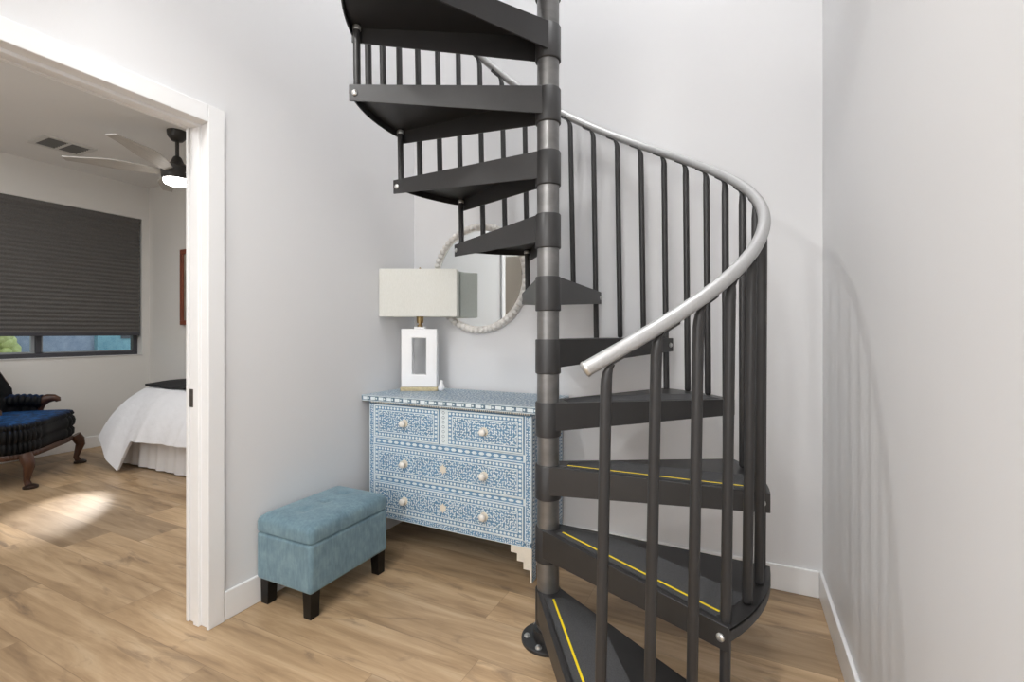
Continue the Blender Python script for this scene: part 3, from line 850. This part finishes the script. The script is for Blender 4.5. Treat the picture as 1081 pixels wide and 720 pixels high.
# ceiling vent
vx0, vx1, vy0, vy1 = -5.54, -5.20, 1.845, 2.20
vt = thing('ceiling_vent', 'white ceiling air vent with dark slots in the bedroom ceiling', 'vent', ((vx0+vx1)/2, (vy0+vy1)/2, CEIL))
o = tuple(vt.location)
m = MB(); zc = CEIL-.012
ct_ = CEIL-.0006; ym = (vy0+vy1)/2
m.box(vx0,vy0,zc,vx1,vy0+.035,ct_).box(vx0,vy1-.035,zc,vx1,vy1,ct_)
for (ya, yb) in ((vy0+.035, ym-.012), (ym+.012, vy1-.035)):
    m.box(vx0,ya,zc,vx0+.035,yb,ct_).box(vx1-.035,ya,zc,vx1,yb,ct_)
m.box(vx0,ym-.012,zc,vx1,ym+.012,ct_)
m.build('frame', M['vent'], vt, o)
MB().box(vx0+.03,vy0+.03,CEIL-.004,vx1-.03,vy1-.03,CEIL-.001).build('backing', M['ventdark'], vt, o)
m = MB()
for k in range(7):
    x = vx0+.05+k*.040
    m.hexa([(x,vy0+.034,CEIL-.011),(x+.003,vy0+.034,CEIL-.011),(x+.018,vy0+.034,CEIL-.004),(x+.015,vy0+.034,CEIL-.004)],[(x,vy1-.034,CEIL-.011),(x+.003,vy1-.034,CEIL-.011),(x+.018,vy1-.034,CEIL-.004),(x+.015,vy1-.034,CEIL-.004)])
m.build('louvres', M['ventdark'], vt, o)

# framed picture on the bedroom back wall
px0, px1, pz0, pz1 = -5.43, -4.75, 1.28, 2.09
pc = thing('framed_picture', 'picture in a reddish wooden frame on the bedroom back wall', 'picture', ((px0+px1)/2, BY1, pz0))
o = tuple(pc.location); yf = BY1-.035
m = MB(); fw = .05
m.box(px0,yf,pz0,px1,BY1-.001,pz0+fw).box(px0,yf,pz1-fw,px1,BY1-.001,pz1).box(px0,yf,pz0+fw,px0+fw,BY1-.001,pz1-fw).box(px1-fw,yf,pz0+fw,px1,BY1-.001,pz1-fw)
m.build('frame', M['frame_red'], pc, o, bevel=.004)
MB().box(px0+fw-.005,BY1-.018,pz0+fw-.005,px1-fw+.005,BY1-.003,pz1-fw+.005).build('canvas', M['art'], pc, o)

# ------------------------------------------------------------------ bed with skirt, duvet, throw
bed = thing('bed', 'low bed with a white skirt along the bedroom back wall', 'bed', (-4.02, 2.66, 0))
o = tuple(bed.location)
MB().box(-5.17,2.36,.05,-3.10,3.0,.34).build('box_base', M['skirt'], bed, o, bevel=.02)
MB().box(-5.12,2.475,.34,-3.10,3.0,.56).build('mattress', M['skirt'], bed, o, bevel=.05, seg=4, smooth=60)
m = MB(); rows = []
def skirt_pt(s_, z):
    # along front then around the foot end
    wv = .008*math.sin(s_*46)+.006*math.sin(s_*23+1)
    fl = .015*(1-(z-.02)/.32)
    if s_ < 2.09: return (-3.10-s_, 2.345-wv-fl, z)
    return (-5.19-wv-fl, 2.345+(s_-2.09), z)
for z in (.015,.08,.16,.24,.34):
    rows.append([skirt_pt(i*.0125, z) for i in range(0, 219)])
m.grid(rows).build('skirt', M['skirt'], bed, o, smooth=80, fix=False)

# duvet: perimeter strips from the mattress edge to the hem, corner flap reaching the floor
def lerp(a_, b_, t): return tuple(x+(y-x)*t for x, y in zip(a_, b_))
keys = [  # s, inner point, hem point
    (0.0, (-3.05,2.54,.672), (-3.05,2.235,.285)),
    (0.8, (-4.10,2.54,.672), (-4.10,2.235,.285)),
    (1.2, (-4.60,2.54,.671),(-4.62,2.225,.268)),
    (1.30,(-4.72,2.54,.670),(-4.72,2.215,.262)),
    (1.36,(-4.86,2.54,.669),(-4.745,2.17,.12)),
    (1.42,(-4.97,2.54,.668),(-4.77,2.145,.02)),
    (1.50,(-5.09,2.55,.667),(-4.95,2.16,.10)),
    (1.62,(-5.20,2.58,.665),(-5.24,2.22,.25)),
    (1.72,(-5.25,2.64,.665),(-5.36,2.36,.23)),
    (2.2, (-5.25,3.00,.665),(-5.35,3.00,.23))]
def key(s_):
    for i in range(len(keys)-1):
        if s_ <= keys[i+1][0]:
            t = (s_-keys[i][0])/(keys[i+1][0]-keys[i][0]); t = t*t*(3-2*t)*.5+t*.5
            return lerp(keys[i][1], keys[i+1][1], t), lerp(keys[i][2], keys[i+1][2], t)
    return keys[-1][1], keys[-1][2]
cols = []; ns, nt = 130, 22
rnd = random.Random(4)
for i in range(ns+1):
    s_ = 2.2*i/ns; a_, b_ = key(s_); col = []
    for j in range(nt+1):
        t = j/nt
        # quarter-ellipse-like drop: out first, then down
        e = math.sin(t*PI/2)**1.15; d_ = 1-math.cos(t*PI/2)**.95 if t < 1 else 1
        e = .25*e+.75*t; d_ = .35*d_+.65*t
        x = a_[0]+(b_[0]-a_[0])*e; y = a_[1]+(b_[1]-a_[1])*e; z = a_[2]+(b_[2]-a_[2])*d_
        pf = .020*math.sin(PI*t)
        wv = .010*t*math.sin(s_*17+.6)+.006*t*math.sin(s_*41+t*3)
        dx, dy = b_[0]-a_[0], b_[1]-a_[1]; L_ = math.hypot(dx, dy) or 1
        x += dx/L_*(pf+wv); y += dy/L_*(pf+wv); z += pf*.7
        z = max(z, .008)
        col.append((x, y, min(z, .69)))
    cols.append(col)
m = MB(); m.grid(cols)
# under-thickness of the hem
hem = [(c_[-1], (c_[-1][0], c_[-1][1]+.02, c_[-1][2]+.006), (c_[-4][0]+.012, c_[-4][1]+.03, c_[-4][2])) for c_ in cols]
m.grid(hem)
tp = []
for i in range(ns+1):
    s_ = 2.2*i/ns; a_, b_ = key(s_); row_ = []
    for j in range(9):
        t = j/8; y = a_[1]+(3.0-a_[1])*t
        x = a_[0]*(1-t)+t*(-3.05-(2.19*min(1, s_/1.62)))
        row_.append((x, y, a_[2]+.012*math.sin(PI*min(1,t*1.5))))
    tp.append(row_)
m.grid(tp)
dv = m.build('duvet', M['duvet'], smooth=80, weld=True, fix=True)
tag(dv, 'white quilted duvet hanging over the front and corner of the bed', 'duvet')
# black throw lying across the back half of the duvet
rows = []
for i in range(41):
    t = i/40; x = -3.05-2.22*t; row_ = []
    yst = 2.545+.012*math.sin(t*9)+(.6*(t-.9) if t > .9 else 0)
    for j in range(13):
        u_ = j/12; y = yst+(3.0-yst)*u_
        z = .702+.040*math.sin(min(1,u_*2)*PI/2)*min(1,(1-t)*5+.15)+.006*math.sin(t*30+u_*4)
        if t > .93: z -= .0
        row_.append((x, y, z))
    rows.append(row_)
low = [[(p_[0], p_[1], p_[2]-.02) for p_ in r_] for r_ in rows]
m = MB().grid(rows); m.grid(low)
edge = [[rows[i][0], low[i][0]] for i in range(41)]; m.grid(edge)
edge = [[rows[40][j], low[40][j]] for j in range(13)]; m.grid(edge)
tag(m.build('throw_blanket', M['throw'], smooth=60, weld=True), 'folded black throw blanket lying across the back of the white duvet', 'blanket')

# ------------------------------------------------------------------ carved armchair (local: x across, -y is the front)
Fv = Vector((.688,.725,0)); Av = Vector((-.725,.688,0))
cc = Vector((-5.205,1.91,0))-Fv*.36
rz = math.atan2(Fv.x, -Fv.y) if False else math.atan2(Fv.y, Fv.x)+PI/2     # local -y -> Fv
ch = thing('armchair', 'tufted blue black velvet armchair with carved wooden frame and cabriole legs', 'armchair', (cc.x, cc.y, 0), rz)
def superring(a, b, z, n=5.0, rib=0, nr=44, cy=0, K=264, zf=None):
    out = []
    for k in range(K):
        t = 2*PI*k/K; c_, s_ = math.cos(t), math.sin(t)
        x = abs(c_)**(2/n)*(1 if c_ >= 0 else -1); y = abs(s_)**(2/n)*(1 if s_ >= 0 else -1)
        g = 1+rib*(abs(math.sin(nr*t/2))-.5)
        out.append((a*g*x, cy+b*g*y, z+(zf(x,y) if zf else 0)))
    return out
# seat cushion in gathered tiers
rs = [superring(.37,.31,.262), superring(.425,.35,.265,rib=.02), superring(.440,.365,.29,rib=.03), superring(.442,.367,.33,rib=.03), superring(.430,.355,.352,rib=.02),
      superring(.443,.368,.37,rib=.03), superring(.447,.372,.41,rib=.035), superring(.44,.365,.44,rib=.03), superring(.43,.355,.452,rib=.02), superring(.440,.366,.468,rib=.03), superring(.43,.356,.492,rib=.03)]
for i in range(1, 11):
    t = i/10; sc_ = 1-t*.96
    rs.append(superring(.42*sc_,.345*sc_,.497+.022*math.sin(t*PI/2),rib=.03*(1-t),n=5-2*t))
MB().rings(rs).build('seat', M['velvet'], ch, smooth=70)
# carved apron rail
rs = [superring(.40,.33,.222), superring(.432,.357,.226), superring(.440,.364,.245,rib=.012,nr=60), superring(.432,.357,.268), superring(.38,.31,.27)]
MB().rings(rs).build('apron', M['wood'], ch, smooth=50)
for sx in (-1,1):
    for (yy, fr) in ((-.34,1),(.30,-1)):
        sy = -1 if fr > 0 else 1
        P = [(sx*.375,yy,.26),(sx*.388,yy+sy*.022,.215),(sx*.392,yy+sy*.032,.17),(sx*.380,yy+sy*.018,.11),(sx*.372,yy+sy*.008,.06),(sx*.378,yy+sy*.02,.028)]
        lg = MB().tube(P, [.040,.042,.034,.025,.020,.022], 14).build('leg', M['wood'], ch, smooth=60)
        pts = MB().lathe([(.030,0),(.046,.004),(.046,.018),(.034,.026),(.018,.034)], (sx*.380,yy+sy*.035,0), 18)
        pts.build('foot', M['woodfoot'], lg, smooth=50)
# arms: gathered pad, wooden scroll and support
for sx in (-1,1):
    path = []; rad = []
    for i in range(61):
        t = i/60; y = -.10+.40*t
        path.append((sx*(.405-.015*math.sin(t*PI)), y, .580+.018*math.sin(t*PI*1.2))); rad.append((.044+.013*abs(math.sin(i*.55)))*(1 if 0 < i < 60 else .75))
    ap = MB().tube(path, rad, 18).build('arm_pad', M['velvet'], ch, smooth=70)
    sc_ = MB().tube([(sx*.405,-.09,.585),(sx*.405,-.135,.603),(sx*.408,-.175,.605),(sx*.41,-.20,.592),(sx*.41,-.205,.572)], [.042,.040,.032,.025,.017], 14)
    sc_.build('arm_scroll', M['wood'], ap, smooth=60)
    su = MB().tube([(sx*.405,-.135,.595),(sx*.412,-.09,.545),(sx*.42,-.07,.49),(sx*.415,-.10,.42),(sx*.41,-.12,.27)], [.026,.022,.020,.022,.026], 12)
    su.build('arm_support', M['wood'], ap, smooth=60)
    m = MB()
    rows = []
    for i in range(31):
        y = -.06+.36*i/30; rows.append([(sx*(.400+.006*math.sin(i*1.3)), y, z) for z in (.44,.5,.56)])
    m.grid(rows); rows = [[(p_[0]+sx*.03, p_[1], p_[2]) for p_ in r_] for r_ in rows]; m.grid(rows)
    m.build('arm_panel', M['velvet'], ap, smooth=70, fix=False)
# back: tufted panel within a carved frame
def back_out(t):    # t 0..1 from left arm over the top to right arm -> (x,z)
    x = -.42*math.cos(t*PI); z = .60+.46*math.sin(t*PI)**.8+.04*math.exp(-((t-.5)/.09)**2)
    return x, z
def back_y(x, z): return .235+.16*(z-.45)-.12*(abs(x)/.42)**2.5*(1 if z < .95 else .6)
rows = []
for i in range(41):
    t = i/40; x, z = back_out(.02+.96*t); col = []
    for j in range(17):
        u_ = j/16; xx = x; zz = .44+(z-.03-.44)*u_
        tuft = .020*abs(math.sin(xx*22+(0 if int(zz*12) % 2 else 1.2)))*abs(math.sin(zz*20))
        col.append((xx*.97, back_y(xx, zz)-.035-tuft, zz))
    rows.append(col)
m = MB().grid(rows); rows2 = [[(p_[0], p_[1]+.075, p_[2]) for p_ in c_] for c_ in rows]; m.grid(rows2)
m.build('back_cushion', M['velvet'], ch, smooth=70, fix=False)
path = [(-.405,.15,.52),(-.412,.165,.56)]+[(back_out(i/40)[0], back_y(*back_out(i/40)), back_out(i/40)[1]) for i in range(41)]+[(.412,.165,.56),(.405,.15,.52)]
MB().tube(path, [.022+.006*abs(math.sin(i*.5)) for i in range(len(path))], 14).build('back_frame', M['wood'], ch, smooth=60)

# ------------------------------------------------------------------ lights
def area(name, loc, rot, size, power, col=(1,1,1), size_y=None, shape=None, spread=None):
    l = bpy.data.lights.new(name, 'AREA'); l.energy = power; l.color = col; l.size = size
    if size_y: l.shape = 'RECTANGLE'; l.size_y = size_y
    elif shape: l.shape = shape
    if spread: l.spread = spread
    ob = bpy.data.objects.new(name, l); COL.objects.link(ob); ob.location = loc; ob.rotation_euler = rot
    return ob
def spot(name, loc, aim, power, size, blend, rad, col=(1,1,1)):
    l = bpy.data.lights.new(name, 'SPOT'); l.energy = power; l.spot_size = R(size); l.spot_blend = blend; l.shadow_soft_size = rad; l.color = col
    ob = bpy.data.objects.new(name, l); COL.objects.link(ob); ob.location = loc
    ob.rotation_euler = (Vector(aim)-Vector(loc)).to_track_quat('-Z','Y').to_euler()
    return ob
spot('hall_downlight', (-1.38,.62,2.83), (-.5,1.2,.4), 46, 150, .9, .045, (1,.99,.97))
spot('hall_downlight_two', (-.30,-.55,2.83), (-.6,1.2,.3), 55, 110, .8, .06, (1,.99,.97))
area('hall_overhead_fill', (-.8,-1.3,2.80), (0,0,0), 1.8, 42, (1,1,1), size_y=2.6)  # added fill under the hall ceiling, stands for no known fitting
area('stairwell_light', (-.15,1.35,5.1), (0,0,0), .7, 44, (1,1,1), size_y=.7)
area('hall_rear_fill', (-.8,-2.6,1.5), (R(90),0,0), 2.0, 34, (1,1,1), size_y=2.2)  # unseen fill behind the camera, added to even out the hall
area('bedroom_overhead_fill', (-4.0,.4,2.80), (0,0,0), 2.6, 40, (.97,.985,1), size_y=2.4)  # added overhead fill for general bedroom brightness, not a fixture
area('fan_lamp', (fxc,fyc,CEIL-.455), (0,0,0), .16, 5, (1,.96,.9), shape='DISK')
pl = bpy.data.lights.new('bedroom_up_fill', 'POINT'); pl.energy = 26; pl.shadow_soft_size = .3; pl.color = (.95,.975,1)
po = bpy.data.objects.new('bedroom_up_fill', pl); COL.objects.link(po); po.location = (-3.6,-.6,1.7)  # added point light lifting the bedroom ceiling and walls; no lamp stands here
spot('floor_pool_spot', (-5.98,2.97,1.5), (-4.10,1.50,0), 800, 13, 1.0, .03, (1,.98,.95))  # added indoor spot that throws the pale pool on the bedroom floor

wd = bpy.data.worlds.new('world'); scene.world = wd; wd.use_nodes = True
nt = wd.node_tree; bg = nt.nodes['Background']
sky = nt.nodes.new('ShaderNodeTexSky'); sky.sky_type = 'HOSEK_WILKIE'; sky.turbidity = 4
sky.sun_direction = (.6,-.5,.62)
hs = nt.nodes.new('ShaderNodeHueSaturation'); hs.inputs['Saturation'].default_value = .45
nt.links.new(sky.outputs[0], hs.inputs['Color']); nt.links.new(hs.outputs[0], bg.inputs[0]); bg.inputs[1].default_value = 9.0

# ------------------------------------------------------------------ camera
cd = bpy.data.cameras.new('camera'); cam = bpy.data.objects.new('camera', cd); COL.objects.link(cam)
cam.location = (0,0,1.2); cam.rotation_euler = (R(90),0,TH)
cd.sensor_fit = 'HORIZONTAL'; cd.sensor_width = 36; cd.lens = 498/1081*36; cd.shift_y = -9/1081; cd.clip_start = .02
scene.camera = cam
scene.view_settings.view_transform = 'Standard'
scene.view_settings.look = 'None'
scene.view_settings.exposure = 0
